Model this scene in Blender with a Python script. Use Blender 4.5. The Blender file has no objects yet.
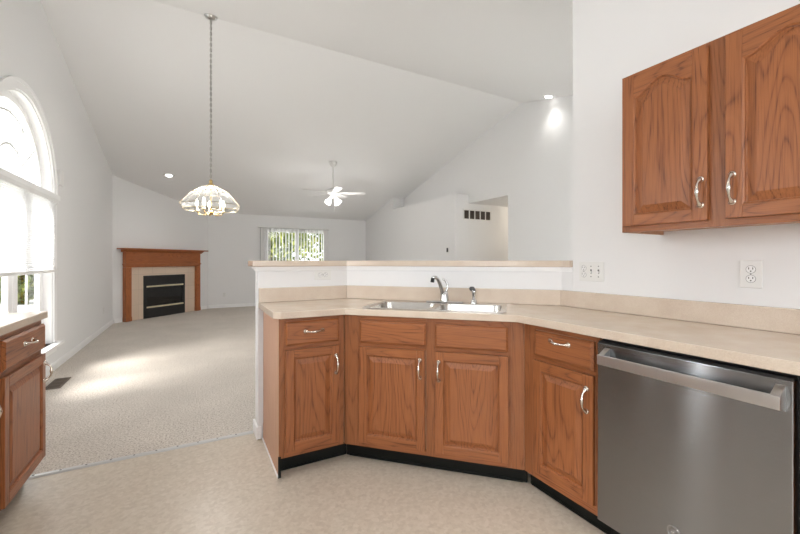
import bpy, bmesh, math, random
from mathutils import Vector, Matrix
random.seed(7)
PI = math.pi
R2 = 2 ** .5
scene = bpy.context.scene
COL = scene.collection

# ------------------------------------------------------------------ camera
YAW = math.radians(28.609)
cam_d = bpy.data.cameras.new('camera')
cam = bpy.data.objects.new('camera', cam_d)
COL.objects.link(cam)
cam_d.sensor_fit = 'HORIZONTAL'
cam_d.sensor_width = 36.0
cam_d.lens = 36.0 * 380 / 800
cam_d.shift_y = -6.4 / 800
cam_d.clip_start = 0.05
cam_d.clip_end = 200
cam.location = (0, 0, 1.195)
cam.rotation_euler = (PI / 2, 0, -YAW)
scene.camera = cam

# ------------------------------------------------------------------ light
scene.view_settings.view_transform = 'Standard'
scene.view_settings.look = 'None'
scene.view_settings.gamma = 1
scene.view_settings.exposure = 0.2
scene.view_settings.use_curve_mapping = False
scene.cycles.max_bounces = 10
scene.cycles.diffuse_bounces = 6
scene.cycles.sample_clamp_indirect = 6

SKY_STRENGTH = 2.9
world = bpy.data.worlds.new('sky')
scene.world = world
world.use_nodes = True
bg = world.node_tree.nodes['Background']
bg.inputs[0].default_value = (0.93, 0.96, 1.0, 1)
bg.inputs[1].default_value = SKY_STRENGTH


def light(name, kind, loc, energy, rot=(0, 0, 0), size=None, size_y=None, color=(.95, .975, 1), **kw):
    d = bpy.data.lights.new(name, kind)
    d.energy = energy
    d.color = color
    if kind == 'AREA':
        d.shape = 'RECTANGLE'
        d.size = size
        d.size_y = size_y or size
    elif size is not None:
        d.shadow_soft_size = size
    for k, v in kw.items():
        setattr(d, k, v)
    o = bpy.data.objects.new(name, d)
    COL.objects.link(o)
    o.location = loc
    o.rotation_euler = rot
    return o


def aim(o, target):
    o.rotation_euler = (Vector(target) - Vector(o.location)).to_track_quat('-Z', 'Y').to_euler()


sun = light('sun', 'SUN', (-6, -2, 9), 9.0, angle=math.radians(32), color=(1, .96, .9))
sun.rotation_euler = Vector((.72, .40, -.64)).to_track_quat('-Z', 'Y').to_euler()
# daylight through the tall left window, the far window, then unseen fill lamps at added openings
light('daylight_left', 'AREA', (-1.50, 4.64, 1.5), 1, (0, -PI / 2, 0), 2.5, 1.6).data.cycles.is_portal = True
light('fill_patio', 'AREA', (3.5, 1.2, 1.1), 540, (PI / 2 + .22, 0, PI), 1.8, 2.0)  # added area lamp, out of view, brightening the living room
light('fill_back', 'AREA', (0.4, -2.75, 1.55), 32, (PI / 2 + .5, 0, 0), 1.9, 1.2)  # added unseen lamp filling the kitchen from behind
light('fill_side', 'AREA', (-1.56, -.75, 1.6), 22, (0, -PI / 2, 0), .95, .95)  # added unseen lamp lifting the wall cabinets from the left
light('fill_streaks', 'AREA', (-1.56, 2.05, 1.6), 120, (0, -PI / 2, 0), 1.05, .56)  # added unseen lamp for bright streaks on the dishwasher


# ------------------------------------------------------------------ materials
def mat(name, color, rough=.5, metal=0.0, spec=.5, build=None, **kw):
    m = bpy.data.materials.new(name)
    m.use_nodes = True
    nt = m.node_tree
    p = nt.nodes['Principled BSDF']
    p.inputs['Base Color'].default_value = (*color, 1)
    p.inputs['Roughness'].default_value = rough
    p.inputs['Metallic'].default_value = metal
    p.inputs['Specular IOR Level'].default_value = spec
    for k, v in kw.items():
        p.inputs[k].default_value = v
    if build:
        build(nt, p)
    return m


def N(nt, t, **kw):
    n = nt.nodes.new(t)
    for k, v in kw.items():
        if k.startswith('i_'):
            key = k[2:].replace('_', ' ')
            n.inputs[key].default_value = v
        else:
            setattr(n, k, v)
    return n


def ramp(nt, src, stops):
    r = nt.nodes.new('ShaderNodeValToRGB')
    e = r.color_ramp.elements
    while len(e) < len(stops):
        e.new(.5)
    for el, (p, c) in zip(e, stops):
        el.position = p
        el.color = (*c, 1) if len(c) == 3 else c
    nt.links.new(src, r.inputs[0])
    return r


def bump(nt, p, src, strength, dist=.01):
    b = nt.nodes.new('ShaderNodeBump')
    b.inputs['Strength'].default_value = strength
    b.inputs['Distance'].default_value = dist
    nt.links.new(src, b.inputs['Height'])
    nt.links.new(b.outputs[0], p.inputs['Normal'])


def coords(nt, scale=(1, 1, 1), rand=True):
    tc = nt.nodes.new('ShaderNodeTexCoord')
    mp = nt.nodes.new('ShaderNodeMapping')
    mp.inputs['Scale'].default_value = scale
    if rand:
        oi = nt.nodes.new('ShaderNodeObjectInfo')
        ad = N(nt, 'ShaderNodeVectorMath', operation='MULTIPLY_ADD')
        cb = nt.nodes.new('ShaderNodeCombineXYZ')
        for i in range(3):
            nt.links.new(oi.outputs['Random'], cb.inputs[i])
        nt.links.new(cb.outputs[0], ad.inputs[0])
        ad.inputs[1].default_value = (7.3, 5.1, 9.7)
        nt.links.new(tc.outputs['Object'], ad.inputs[2])
        nt.links.new(ad.outputs[0], mp.inputs[0])
    else:
        nt.links.new(tc.outputs['Object'], mp.inputs[0])
    return mp.outputs[0]


def oak(name, axis, light_c, dark_c, rough=.36):
    """Oak with long cathedral figure and short dark pores along one local axis."""
    def build(nt, p):
        a = 'xyz'.index(axis)
        def sc(across, along):
            v = [across] * 3
            v[a] = along
            return tuple(v)
        c1 = coords(nt, sc(5.5, .62))
        n1 = N(nt, 'ShaderNodeTexNoise', i_Scale=1.0, i_Detail=2.0, i_Roughness=.45)
        nt.links.new(c1, n1.inputs['Vector'])
        mul = N(nt, 'ShaderNodeMath', operation='MULTIPLY')
        mul.inputs[1].default_value = 26
        nt.links.new(n1.outputs[0], mul.inputs[0])
        fr = N(nt, 'ShaderNodeMath', operation='PINGPONG')
        fr.inputs[1].default_value = .5
        nt.links.new(mul.outputs[0], fr.inputs[0])
        r1 = ramp(nt, fr.outputs[0], [(0.0, (.0, .0, .0)), (.14, (.65, .65, .65)), (.5, (1, 1, 1))])
        c2 = coords(nt, sc(240, 6))
        n2 = N(nt, 'ShaderNodeTexNoise', i_Scale=1.0, i_Detail=2.0, i_Roughness=.6)
        nt.links.new(c2, n2.inputs['Vector'])
        r2 = ramp(nt, n2.outputs[0], [(.38, (0, 0, 0)), (.53, (1, 1, 1))])
        mx = N(nt, 'ShaderNodeMix', data_type='FLOAT')
        mx.inputs[0].default_value = .40
        nt.links.new(r1.outputs[0], mx.inputs[2])
        nt.links.new(r2.outputs[0], mx.inputs[3])
        r3 = ramp(nt, mx.outputs[0], [(.0, dark_c), (.45, tuple((l * .62 + d * .38) for l, d in zip(light_c, dark_c))), (1, light_c)])
        nt.links.new(r3.outputs[0], p.inputs['Base Color'])
        bump(nt, p, r2.outputs[0], .12, .002)
    return mat(name, light_c, rough, build=build, spec=.45)


OAK_L, OAK_D = (.33, .117, .040), (.105, .028, .009)
oak_v = oak('oak_vertical', 'z', OAK_L, OAK_D)
oak_h = oak('oak_horizontal', 'x', OAK_L, OAK_D)
oak_frame = oak('oak_frame', 'z', (.30, .110, .040), (.14, .043, .014))
oak_side = oak('oak_side_panel', 'z', (.52, .30, .19), (.40, .20, .12), .45)
mantel_v = oak('mantel_oak_vertical', 'z', (.40, .125, .035), (.16, .042, .012))
mantel_h = oak('mantel_oak_horizontal', 'x', (.40, .125, .035), (.16, .042, .012))


def wall_build(nt, p):
    c = coords(nt, (1, 1, 1), False)
    n = N(nt, 'ShaderNodeTexNoise', i_Scale=160.0, i_Detail=2.0)
    nt.links.new(c, n.inputs['Vector'])
    bump(nt, p, n.outputs[0], .05, .003)


wall_m = mat('wall_paint', (.79, .79, .79), .6, build=wall_build, spec=.3)
ceil_m = mat('ceiling_paint', (.82, .82, .82), .8, build=wall_build, spec=.2)
trim_m = mat('white_trim', (.90, .90, .90), .35)
white_plastic = mat('white_plastic', (.82, .82, .81), .3)
plate_m = mat('wall_plate', (.76, .76, .74), .3)
dark_slot = mat('dark_slot', (.01, .01, .01), .6)
grey_line = mat('grey_plastic', (.10, .10, .10), .5)


def counter_build(nt, p):
    c = coords(nt, (1, 1, 1), False)
    n = N(nt, 'ShaderNodeTexNoise', i_Scale=420.0, i_Detail=3.0)
    n2 = N(nt, 'ShaderNodeTexNoise', i_Scale=9.0, i_Detail=4.0)
    nt.links.new(c, n.inputs['Vector'])
    nt.links.new(c, n2.inputs['Vector'])
    mx = N(nt, 'ShaderNodeMix', data_type='FLOAT')
    mx.inputs[0].default_value = .4
    nt.links.new(n.outputs[0], mx.inputs[2])
    nt.links.new(n2.outputs[0], mx.inputs[3])
    r = ramp(nt, mx.outputs[0], [(.35, (.57, .46, .37)), (.5, (.63, .53, .43)), (.65, (.69, .60, .50))])
    nt.links.new(r.outputs[0], p.inputs['Base Color'])


counter_m = mat('beige_laminate', (.64, .54, .44), .19, build=counter_build)


def vinyl_build(nt, p):
    c = coords(nt, (1, 1, 1), False)
    v = N(nt, 'ShaderNodeTexVoronoi', feature='F1', i_Scale=60.0)
    n = N(nt, 'ShaderNodeTexNoise', i_Scale=42.0, i_Detail=5.0, i_Roughness=.65)
    n2 = N(nt, 'ShaderNodeTexNoise', i_Scale=3.0, i_Detail=3.0)
    for q in (v, n, n2):
        nt.links.new(c, q.inputs['Vector'])
    bw = N(nt, 'ShaderNodeSeparateColor')
    nt.links.new(v.outputs['Color'], bw.inputs[0])
    mx = N(nt, 'ShaderNodeMix', data_type='FLOAT')
    mx.inputs[0].default_value = .7
    nt.links.new(bw.outputs[0], mx.inputs[2])
    nt.links.new(n.outputs[0], mx.inputs[3])
    mx2 = N(nt, 'ShaderNodeMix', data_type='FLOAT')
    mx2.inputs[0].default_value = .12
    nt.links.new(mx.outputs[0], mx2.inputs[2])
    nt.links.new(n2.outputs[0], mx2.inputs[3])
    r = ramp(nt, mx2.outputs[0], [(.25, (.50, .43, .35)), (.5, (.58, .51, .42)), (.75, (.65, .585, .50))])
    nt.links.new(r.outputs[0], p.inputs['Base Color'])
    bump(nt, p, n.outputs[0], .06, .004)


vinyl_m = mat('vinyl_sheet', (.56, .48, .39), .32, build=vinyl_build)


def carpet_build(nt, p):
    c = coords(nt, (1, 1, 1), False)
    n = N(nt, 'ShaderNodeTexNoise', i_Scale=85.0, i_Detail=4.0, i_Roughness=.75)
    n2 = N(nt, 'ShaderNodeTexNoise', i_Scale=2.2, i_Detail=3.0)
    v = N(nt, 'ShaderNodeTexVoronoi', feature='F1', i_Scale=110.0)
    for q in (v, n, n2):
        nt.links.new(c, q.inputs['Vector'])
    r = ramp(nt, n.outputs[0], [(.36, (.30, .25, .21)), (.47, (.62, .565, .505)), (.60, (.75, .705, .65))])
    r2 = ramp(nt, n2.outputs[0], [(.3, (.90, .90, .90)), (.7, (1, 1, 1))])
    mm = N(nt, 'ShaderNodeMix', data_type='RGBA', blend_type='MULTIPLY')
    mm.inputs[0].default_value = 1
    nt.links.new(r.outputs[0], mm.inputs[6])
    nt.links.new(r2.outputs[0], mm.inputs[7])
    nt.links.new(mm.outputs[2], p.inputs['Base Color'])
    bump(nt, p, n.outputs[0], .55, .008)


carpet_m = mat('carpet_pile', (.6, .52, .43), .95, spec=.1, build=carpet_build)


def tile_build(nt, p):
    c = coords(nt, (1, 1, 1), False)
    sx = nt.nodes.new('ShaderNodeSeparateXYZ')
    nt.links.new(c, sx.inputs[0])
    cx = nt.nodes.new('ShaderNodeCombineXYZ')
    nt.links.new(sx.outputs[0], cx.inputs[0])
    nt.links.new(sx.outputs[2], cx.inputs[1])
    b = N(nt, 'ShaderNodeTexBrick', offset=0.0, i_Scale=1.0, i_Mortar_Size=.006, i_Brick_Width=.305, i_Row_Height=.305)
    b.inputs['Color1'].default_value = (.70, .56, .44, 1)
    b.inputs['Color2'].default_value = (.66, .52, .40, 1)
    b.inputs['Mortar'].default_value = (.60, .48, .38, 1)
    nt.links.new(cx.outputs[0], b.inputs['Vector'])
    nt.links.new(b.outputs[0], p.inputs['Base Color'])


tile_m = mat('beige_tile', (.7, .56, .44), .35, build=tile_build)


def steel_build(nt, p):
    # horizontal brushing: fine lines whose normals tip up and down
    c = coords(nt, (6, 6, 1800), False)
    n = N(nt, 'ShaderNodeTexNoise', i_Scale=1.0, i_Detail=1.0)
    nt.links.new(c, n.inputs['Vector'])
    bump(nt, p, n.outputs[0], 1.0, .00018)


steel_dark = mat('brushed_steel', (.265, .27, .275), .19, 1.0, build=steel_build, **{'Anisotropic': 1.0, 'Anisotropic Rotation': .25})
steel_bar = mat('handle_steel', (.62, .62, .62), .3, 1.0)
sink_steel = mat('sink_steel', (.55, .53, .50), .24, 1.0)
chrome = mat('chrome', (.62, .62, .62), .12, 1.0)
nickel = mat('nickel', (.68, .64, .58), .22, 1.0)
brass = mat('brass', (.70, .50, .22), .22, 1.0)
lead = mat('leaded_brass', (.42, .36, .26), .3, 1.0)
pale_brass = mat('pale_brass', (.90, .80, .58), .3, 1.0)
silver = mat('aluminium', (.62, .62, .62), .35, 1.0)
black_m = mat('black_vinyl', (.006, .007, .006), .55, spec=.2)
black_metal = mat('black_metal', (.012, .012, .012), .35)
chain_m = mat('chain_metal', (.36, .35, .33), .3, 1.0)
dark_rubber = mat('dark_gasket', (.006, .005, .005), .6)
log_m = mat('charred_log', (.22, .19, .16), .9)
firebrick = mat('firebrick', (.055, .052, .05), .9)


def glass(name, tint=(1, 1, 1), rough=0.0, refl=.06):
    m = bpy.data.materials.new(name)
    m.use_nodes = True
    nt = m.node_tree
    nt.nodes.clear()
    out = nt.nodes.new('ShaderNodeOutputMaterial')
    tr = nt.nodes.new('ShaderNodeBsdfTransparent')
    tr.inputs[0].default_value = (*tint, 1)
    gl = nt.nodes.new('ShaderNodeBsdfGlossy')
    gl.inputs['Roughness'].default_value = rough
    mx = nt.nodes.new('ShaderNodeMixShader')
    lw = nt.nodes.new('ShaderNodeLayerWeight')
    lw.inputs[0].default_value = .12
    mm = N(nt, 'ShaderNodeMath', operation='MULTIPLY_ADD')
    mm.inputs[1].default_value = .25
    mm.inputs[2].default_value = refl
    nt.links.new(lw.outputs['Fresnel'], mm.inputs[0])
    nt.links.new(mm.outputs[0], mx.inputs[0])
    nt.links.new(tr.outputs[0], mx.inputs[1])
    nt.links.new(gl.outputs[0], mx.inputs[2])
    nt.links.new(mx.outputs[0], out.inputs[0])
    return m


pane_m = glass('window_glass', refl=.02)
bevel_glass = glass('bevelled_glass', (.93, .94, .94), .10, .16)
_nt = bevel_glass.node_tree
_out = _nt.nodes['Material Output']
_src = _out.inputs[0].links[0].from_socket
_tl = _nt.nodes.new('ShaderNodeBsdfTranslucent')
_tl.inputs[0].default_value = (.95, .95, .93, 1)
_ms = _nt.nodes.new('ShaderNodeMixShader')
_ms.inputs[0].default_value = .05
_nt.links.new(_src, _ms.inputs[1])
_nt.links.new(_tl.outputs[0], _ms.inputs[2])
_nt.links.new(_ms.outputs[0], _out.inputs[0])
smoked_glass = glass('smoked_glass', (.5, .5, .5), .03, .06)


def shade_mat():
    m = bpy.data.materials.new('pleated_fabric')
    m.use_nodes = True
    nt = m.node_tree
    nt.nodes.clear()
    out = nt.nodes.new('ShaderNodeOutputMaterial')
    d = nt.nodes.new('ShaderNodeBsdfDiffuse')
    d.inputs[0].default_value = (.85, .85, .85, 1)
    t = nt.nodes.new('ShaderNodeBsdfTranslucent')
    t.inputs[0].default_value = (.88, .88, .88, 1)
    mx = nt.nodes.new('ShaderNodeMixShader')
    mx.inputs[0].default_value = .55
    nt.links.new(d.outputs[0], mx.inputs[1])
    nt.links.new(t.outputs[0], mx.inputs[2])
    nt.links.new(mx.outputs[0], out.inputs[0])
    return m


shade_m = shade_mat()


def emit(name, color, strength):
    m = bpy.data.materials.new(name)
    m.use_nodes = True
    p = m.node_tree.nodes['Principled BSDF']
    p.inputs['Base Color'].default_value = (.9, .9, .9, 1)
    p.inputs['Emission Color'].default_value = (*color, 1)
    p.inputs['Emission Strength'].default_value = strength
    return m


lamp_glow = emit('lamp_glow', (1, .97, .92), 6)
bulb_glow = emit('bulb_glow', (1, .93, .80), 8)
tulip_glow = emit('frosted_shade_glow', (1, .98, .95), 1.6)


def leaf_build(nt, p):
    oi = nt.nodes.new('ShaderNodeNewGeometry')
    r = ramp(nt, oi.outputs['Random Per Island'], [(0, (.025, .045, .008)), (.5, (.13, .17, .025)), (1, (.36, .38, .09))])
    nt.links.new(r.outputs[0], p.inputs['Base Color'])


leaf_m = mat('leaves', (.3, .36, .07), .6, build=leaf_build)
bark_m = mat('bark', (.10, .075, .055), .9)
ground_m = mat('pale_ground', (.62, .62, .58), .9)
fence_m = mat('weathered_wood', (.42, .38, .34), .9)


# ------------------------------------------------------------------ mesh helpers
class MB:
    def __init__(self):
        self.bm = bmesh.new()
        self.mats = []

    def mi(self, m):
        if m not in self.mats:
            self.mats.append(m)
        return self.mats.index(m)

    def _set(self, faces, m, smooth=False):
        i = self.mi(m)
        for f in faces:
            f.material_index = i
            f.smooth = smooth

    def box(self, x0, x1, y0, y1, z0, z1, m, bev=0.0):
        t = bmesh.new()
        bmesh.ops.create_cube(t, size=1)
        for v in t.verts:
            v.co = Vector((x0 + (v.co.x + .5) * (x1 - x0), y0 + (v.co.y + .5) * (y1 - y0), z0 + (v.co.z + .5) * (z1 - z0)))
        if bev:
            bmesh.ops.bevel(t, geom=t.edges[:], offset=bev, segments=2, affect='EDGES', profile=.5)
        self.absorb(t, m)
        return self

    def absorb(self, t, m, smooth=False, mtx=None):
        bmesh.ops.recalc_face_normals(t, faces=t.faces[:])
        if mtx:
            bmesh.ops.transform(t, matrix=mtx, verts=t.verts[:])
        vm = {v: self.bm.verts.new(v.co) for v in t.verts}
        fs = []
        for f in t.faces:
            try:
                fs.append(self.bm.faces.new([vm[v] for v in f.verts]))
            except ValueError:
                pass
        self._set(fs, m, smooth)
        t.free()

    def prism(self, pts, lo, hi, m, axis='z', holes=(), bev=0.0):
        """Polygon (with holes) extruded lo..hi along axis.  pts are (x,y), (y,z) or (x,z)."""
        def P(a, b, c):
            return {'z': (a, b, c), 'x': (c, a, b), 'y': (a, c, b)}[axis]
        t = bmesh.new()
        edges = []
        for loop in [pts, *holes]:
            vs = [t.verts.new(P(a, b, lo)) for a, b in loop]
            edges += [t.edges.new((vs[i], vs[(i + 1) % len(vs)])) for i in range(len(vs))]
        if holes:
            r = bmesh.ops.triangle_fill(t, use_beauty=True, use_dissolve=False, edges=edges)
            faces = [g for g in r['geom'] if isinstance(g, bmesh.types.BMFace)]
        else:
            faces = [t.faces.new(t.verts[:])]
        r = bmesh.ops.extrude_face_region(t, geom=faces)
        d = Vector(P(0, 0, hi - lo))
        for g in r['geom']:
            if isinstance(g, bmesh.types.BMVert):
                g.co += d
        if bev:
            bmesh.ops.recalc_face_normals(t, faces=t.faces[:])
            es = [e for e in t.edges if len(e.link_faces) == 2 and e.calc_face_angle(0) > .5]
            bmesh.ops.bevel(t, geom=es, offset=bev, segments=2, affect='EDGES', profile=.5)
        self.absorb(t, m)
        return self

    def tube(self, path, rad, m, n=10, caps=True, flat=1.0):
        path = [Vector(p) for p in path]
        k = len(path)
        if not hasattr(rad, '__len__'):
            rad = [rad] * k
        t = bmesh.new()
        rings = []
        up = None
        for i, p in enumerate(path):
            d = (path[min(i + 1, k - 1)] - path[max(i - 1, 0)]).normalized()
            if up is None:
                a = Vector((0, 0, 1)) if abs(d.z) < .9 else Vector((1, 0, 0))
                up = d.cross(a).normalized()
            up = (up - d * up.dot(d)).normalized()
            w = d.cross(up)
            rings.append([t.verts.new(p + (up * math.cos(2 * PI * j / n) + w * math.sin(2 * PI * j / n) * flat) * rad[i]) for j in range(n)])
        for a, b in zip(rings, rings[1:]):
            for j in range(n):
                t.faces.new((a[j], a[(j + 1) % n], b[(j + 1) % n], b[j]))
        if caps:
            t.faces.new(rings[0][::-1])
            t.faces.new(rings[-1])
        self.absorb(t, m, True)
        return self

    def lathe(self, prof, m, n=24, loc=(0, 0, 0), mtx=None, closed=False):
        """prof: (radius, z) list."""
        t = bmesh.new()
        rings = []
        for r, z in prof:
            if r < 1e-6:
                rings.append([t.verts.new((0, 0, z))])
            else:
                rings.append([t.verts.new((r * math.cos(2 * PI * j / n), r * math.sin(2 * PI * j / n), z)) for j in range(n)])
        pr = list(zip(rings, rings[1:]))
        if closed:
            pr.append((rings[-1], rings[0]))
        for a, b in pr:
            for j in range(n):
                va = [a[j % len(a)], a[(j + 1) % len(a)]]
                vb = [b[(j + 1) % len(b)], b[j % len(b)]]
                vs = []
                for v in va + vb:
                    if v not in vs:
                        vs.append(v)
                if len(vs) > 2:
                    t.faces.new(vs)
        M = Matrix.Translation(loc)
        if mtx:
            M = M @ mtx
        self.absorb(t, m, True, M)
        return self

    def loft(self, loops, m, cap=True, smooth=False):
        t = bmesh.new()
        rs = [[t.verts.new(p) for p in l] for l in loops]
        n = len(rs[0])
        for a, b in zip(rs, rs[1:]):
            for j in range(n):
                t.faces.new((a[j], a[(j + 1) % n], b[(j + 1) % n], b[j]))
        if cap:
            t.faces.new(rs[-1])
        self.absorb(t, m, smooth)
        return self

    def quad(self, ps, m):
        f = self.bm.faces.new([self.bm.verts.new(p) for p in ps])
        self._set([f], m)
        return self

    def build(self, name, parent=None, loc=None, rot=None):
        me = bpy.data.meshes.new(name)
        self.bm.to_mesh(me)
        self.bm.free()
        for m in self.mats:
            me.materials.append(m)
        o = bpy.data.objects.new(name, me)
        COL.objects.link(o)
        if parent:
            o.parent = parent
        if loc:
            o.location = loc
        if rot:
            o.rotation_euler = rot
        return o


def tag(o, label, cat, group=None, kind=None):
    o['label'] = label
    o['category'] = cat
    if group:
        o['group'] = group
    if kind:
        o['kind'] = kind
    return o


def thing(name, label, cat, loc=(0, 0, 0), rz=0, group=None):
    o = bpy.data.objects.new(name, None)
    COL.objects.link(o)
    o.empty_display_size = .1
    o.location = loc
    o.rotation_euler = (0, 0, rz)
    return tag(o, label, cat, group)


def struct(mb, name, label, cat):
    return tag(mb.build(name), label, cat, kind='structure')


def sroot(name, label, cat, loc=(0, 0, 0)):
    o = thing(name, label, cat, loc)
    o['kind'] = 'structure'
    return o


def arc(cx, cy, r, a0, a1, n):
    return [(cx + r * math.cos(a0 + (a1 - a0) * i / n), cy + r * math.sin(a0 + (a1 - a0) * i / n)) for i in range(n + 1)]


def rrect(x0, x1, y0, y1, r, n=5):
    p = []
    for cx, cy, a in ((x1 - r, y1 - r, 0), (x0 + r, y1 - r, PI / 2), (x0 + r, y0 + r, PI), (x1 - r, y0 + r, 1.5 * PI)):
        p += arc(cx, cy, r, a, a + PI / 2, n)
    return p


def far_z(y):
    return 5.05 - .25 * y


RIDGE_Y = 4.675
RIDGE_Z = far_z(RIDGE_Y)
FLAT_Y, FLAT_Z = -1.09, RIDGE_Z - .25 * (RIDGE_Y + 1.09)


def ceil_z(y):
    if y >= RIDGE_Y:
        return far_z(y)
    return max(FLAT_Z, RIDGE_Z - .25 * (RIDGE_Y - y))


# ------------------------------------------------------------------ shell
XL, XR, YF, YB = -1.335, 2.035, 10.6, -2.4
XG = 4.93
CY0, CZ0 = 4.637, 1.915          # centre of the arched window
OPEN_R = .78
# floors
CE = 2.82
m = MB()
m.prism([(XL, CE), (XG, CE), (XG, YF), (XL, YF)], -.1, .0, carpet_m)
m.prism([(2.155, 1.53), (XG, 1.53), (XG, CE), (2.155, CE)], -.1, 0, carpet_m)
m.box(XG, 7.2, 5.02, 6.12, -.1, 0, carpet_m)
struct(m, 'floor_living', 'cream cut pile carpet floor of the living room', 'floor')
m = MB().prism([(XL, YB), (2.155, YB), (2.155, CE), (XL, CE)], -.1, -.004, vinyl_m)
struct(m, 'floor_kitchen', 'beige mottled vinyl sheet floor of the kitchen', 'floor')

# left wall with arched opening
hole = [(CY0 - OPEN_R, .30), (CY0 + OPEN_R, .30)] + arc(CY0, CZ0, OPEN_R, 0, PI, 28)
yl = [YB, 8.935]
LW = (1.79, 2.31, 1.05, 2.12)
hole2 = [(LW[0], LW[2]), (LW[1], LW[2]), (LW[1], LW[3]), (LW[0], LW[3])]
m = MB().prism([(YB, 0), (8.935, 0), (8.935, ceil_z(8.935)), (RIDGE_Y, RIDGE_Z), (FLAT_Y, FLAT_Z), (YB, FLAT_Z)], XL - .14, XL, wall_m, 'x', [hole, hole2, [(-1.25, 1.1), (-.25, 1.1), (-.25, 2.1), (-1.25, 2.1)]])
struct(m, 'wall_left', 'white left wall holding the tall arched window', 'wall')
# diagonal wall behind the fireplace
DX1 = YF - 10.27
zc1, zc2 = ceil_z(8.935), ceil_z(YF)
t = MB()
a, b = (XL, 8.935), (DX1, YF)
nb = (-.1, .1)
t.bm.verts.ensure_lookup_table()
q = [(*a, 0), (*b, 0), (*b, zc2), (*a, zc1)]
qb = [(x + nb[0], y + nb[1], z) for x, y, z in q]
tt = bmesh.new()
v1 = [tt.verts.new(p) for p in q]
v2 = [tt.verts.new(p) for p in qb]
tt.faces.new(v1)
tt.faces.new(v2[::-1])
for i in range(4):
    tt.faces.new((v1[i], v2[i], v2[(i + 1) % 4], v1[(i + 1) % 4]))
t.absorb(tt, wall_m)
struct(t, 'wall_corner', 'white diagonal corner wall behind the fireplace', 'wall')
# far wall with window opening
FW = (1.74, 3.36, .95, 2.02)
hole = [(FW[0], FW[2]), (FW[1], FW[2]), (FW[1], FW[3]), (FW[0], FW[3])]
m = MB().prism([(DX1, 0), (XG + .12, 0), (XG + .12, zc2), (DX1, zc2)], YF, YF + .14, wall_m, 'y', [hole])
struct(m, 'wall_far', 'white far wall of the living room with small window', 'wall')
# partition block, low ledge then full height
m = MB().prism([(6.12, 0), (YF - .001, 0), (YF - .001, ceil_z(YF)), (8.82, ceil_z(8.82)), (8.82, 2.535), (6.12, 2.535)], 4.6, XG - .001, wall_m, 'x')
struct(m, 'wall_partition', 'white partition wall with open plant ledge along its top', 'wall')
# gable wall with hallway opening
m = MB().prism([(1.53, 0), (5.02, 0), (5.02, 2.36), (6.12, 2.36), (6.12, 0), (YF, 0), (YF, zc2), (RIDGE_Y, RIDGE_Z), (1.53, ceil_z(1.53))], XG, XG + .12, wall_m, 'x')
struct(m, 'wall_gable', 'tall white gable wall with the hallway opening', 'wall')
m = MB().box(XG + .121, 7.2, 6.12, 6.24, 0, 2.5, wall_m)
struct(m, 'wall_hallway_far', 'cream lit far side wall inside the hallway', 'wall')
m = MB().box(XG + .121, 7.2, 4.9, 5.02, 0, 2.5, wall_m)
m.box(7.2, 7.3, 4.9, 6.24, 0, 2.5, wall_m)
struct(m, 'wall_hallway_near', 'near side and end walls of the hallway', 'wall')
m = MB().box(XG + .121, 7.2, 5.021, 6.119, 2.36, 2.46, ceil_m)
struct(m, 'ceiling_hallway', 'flat white ceiling inside the hallway', 'ceiling')
# kitchen right wall
m = MB().prism([(YB, 0), (1.53, 0), (1.53, ceil_z(1.53)), (FLAT_Y, FLAT_Z), (YB, FLAT_Z)], XR, XR + .12, wall_m, 'x')
struct(m, 'wall_right', 'white kitchen wall behind the oak wall cabinet', 'wall')
# wall closing the living room behind the kitchen wall, opening cut for the added patio door
PX = (2.6, 4.4, 2.1)
m = MB().prism([(2.155, 0), (PX[0], 0), (PX[0], PX[2]), (PX[1], PX[2]), (PX[1], 0), (XG, 0), (XG, ceil_z(1.5)), (2.155, ceil_z(1.5))], 1.41, 1.529, wall_m, 'y')
struct(m, 'wall_near', 'white living room wall hidden behind the kitchen', 'wall')
BW = (-.5, 1.4, .95, 2.15)
hole = [(BW[0], BW[2]), (BW[1], BW[2]), (BW[1], BW[3]), (BW[0], BW[3])]
m = MB().prism([(XL, 0), (XR, 0), (XR, FLAT_Z), (XL, FLAT_Z)], YB - .12, YB, wall_m, 'y', [hole])
struct(m, 'wall_back', 'white kitchen wall behind the camera', 'wall')
# ceiling: two slopes and a flat strip
x0, x1 = XL - .14, XG + .12
m = MB()
prof = [(YF + .14, far_z(YF + .14)), (RIDGE_Y, RIDGE_Z), (FLAT_Y, FLAT_Z), (YB - .12, FLAT_Z)]
m.prism(prof + [(y, z + .15) for y, z in prof[::-1]], x0, x1, ceil_m, 'x')
struct(m, 'ceiling', 'white vaulted ceiling with its ridge over the dining area', 'ceiling')

# peninsula knee wall
KW = [(.385, 2.69), (1.013, 2.69), (2.034, 1.61), (2.034, 1.531), (2.155, 1.531), (2.155, 1.672), (1.069, 2.82), (.385, 2.82)]
m = MB().prism(KW, 0, 1.125, wall_m)
struct(m, 'wall_peninsula', 'low white knee wall behind the sink counter', 'wall')

# baseboards
def board(p, q, name, label, h=.085, th=.014):
    p, q = Vector((*p, 0)), Vector((*q, 0))
    d = (q - p).normalized()
    n = Vector((-d.y, d.x, 0)) * th
    mb = MB()
    tt = bmesh.new()
    def ring(o):
        return [tt.verts.new(v) for v in (o + Vector((0, 0, .001)), o + n + Vector((0, 0, .001)), o + n + Vector((0, 0, h * .78)), o + n * .45 + Vector((0, 0, h)), o + Vector((0, 0, h)))]
    A, B = ring(p), ring(q)
    for i in range(5):
        tt.faces.new((A[i], B[i], B[(i + 1) % 5], A[(i + 1) % 5]))
    tt.faces.new(A[::-1])
    tt.faces.new(B)
    mb.absorb(tt, trim_m)
    return struct(mb, name, label, 'baseboard')


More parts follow.
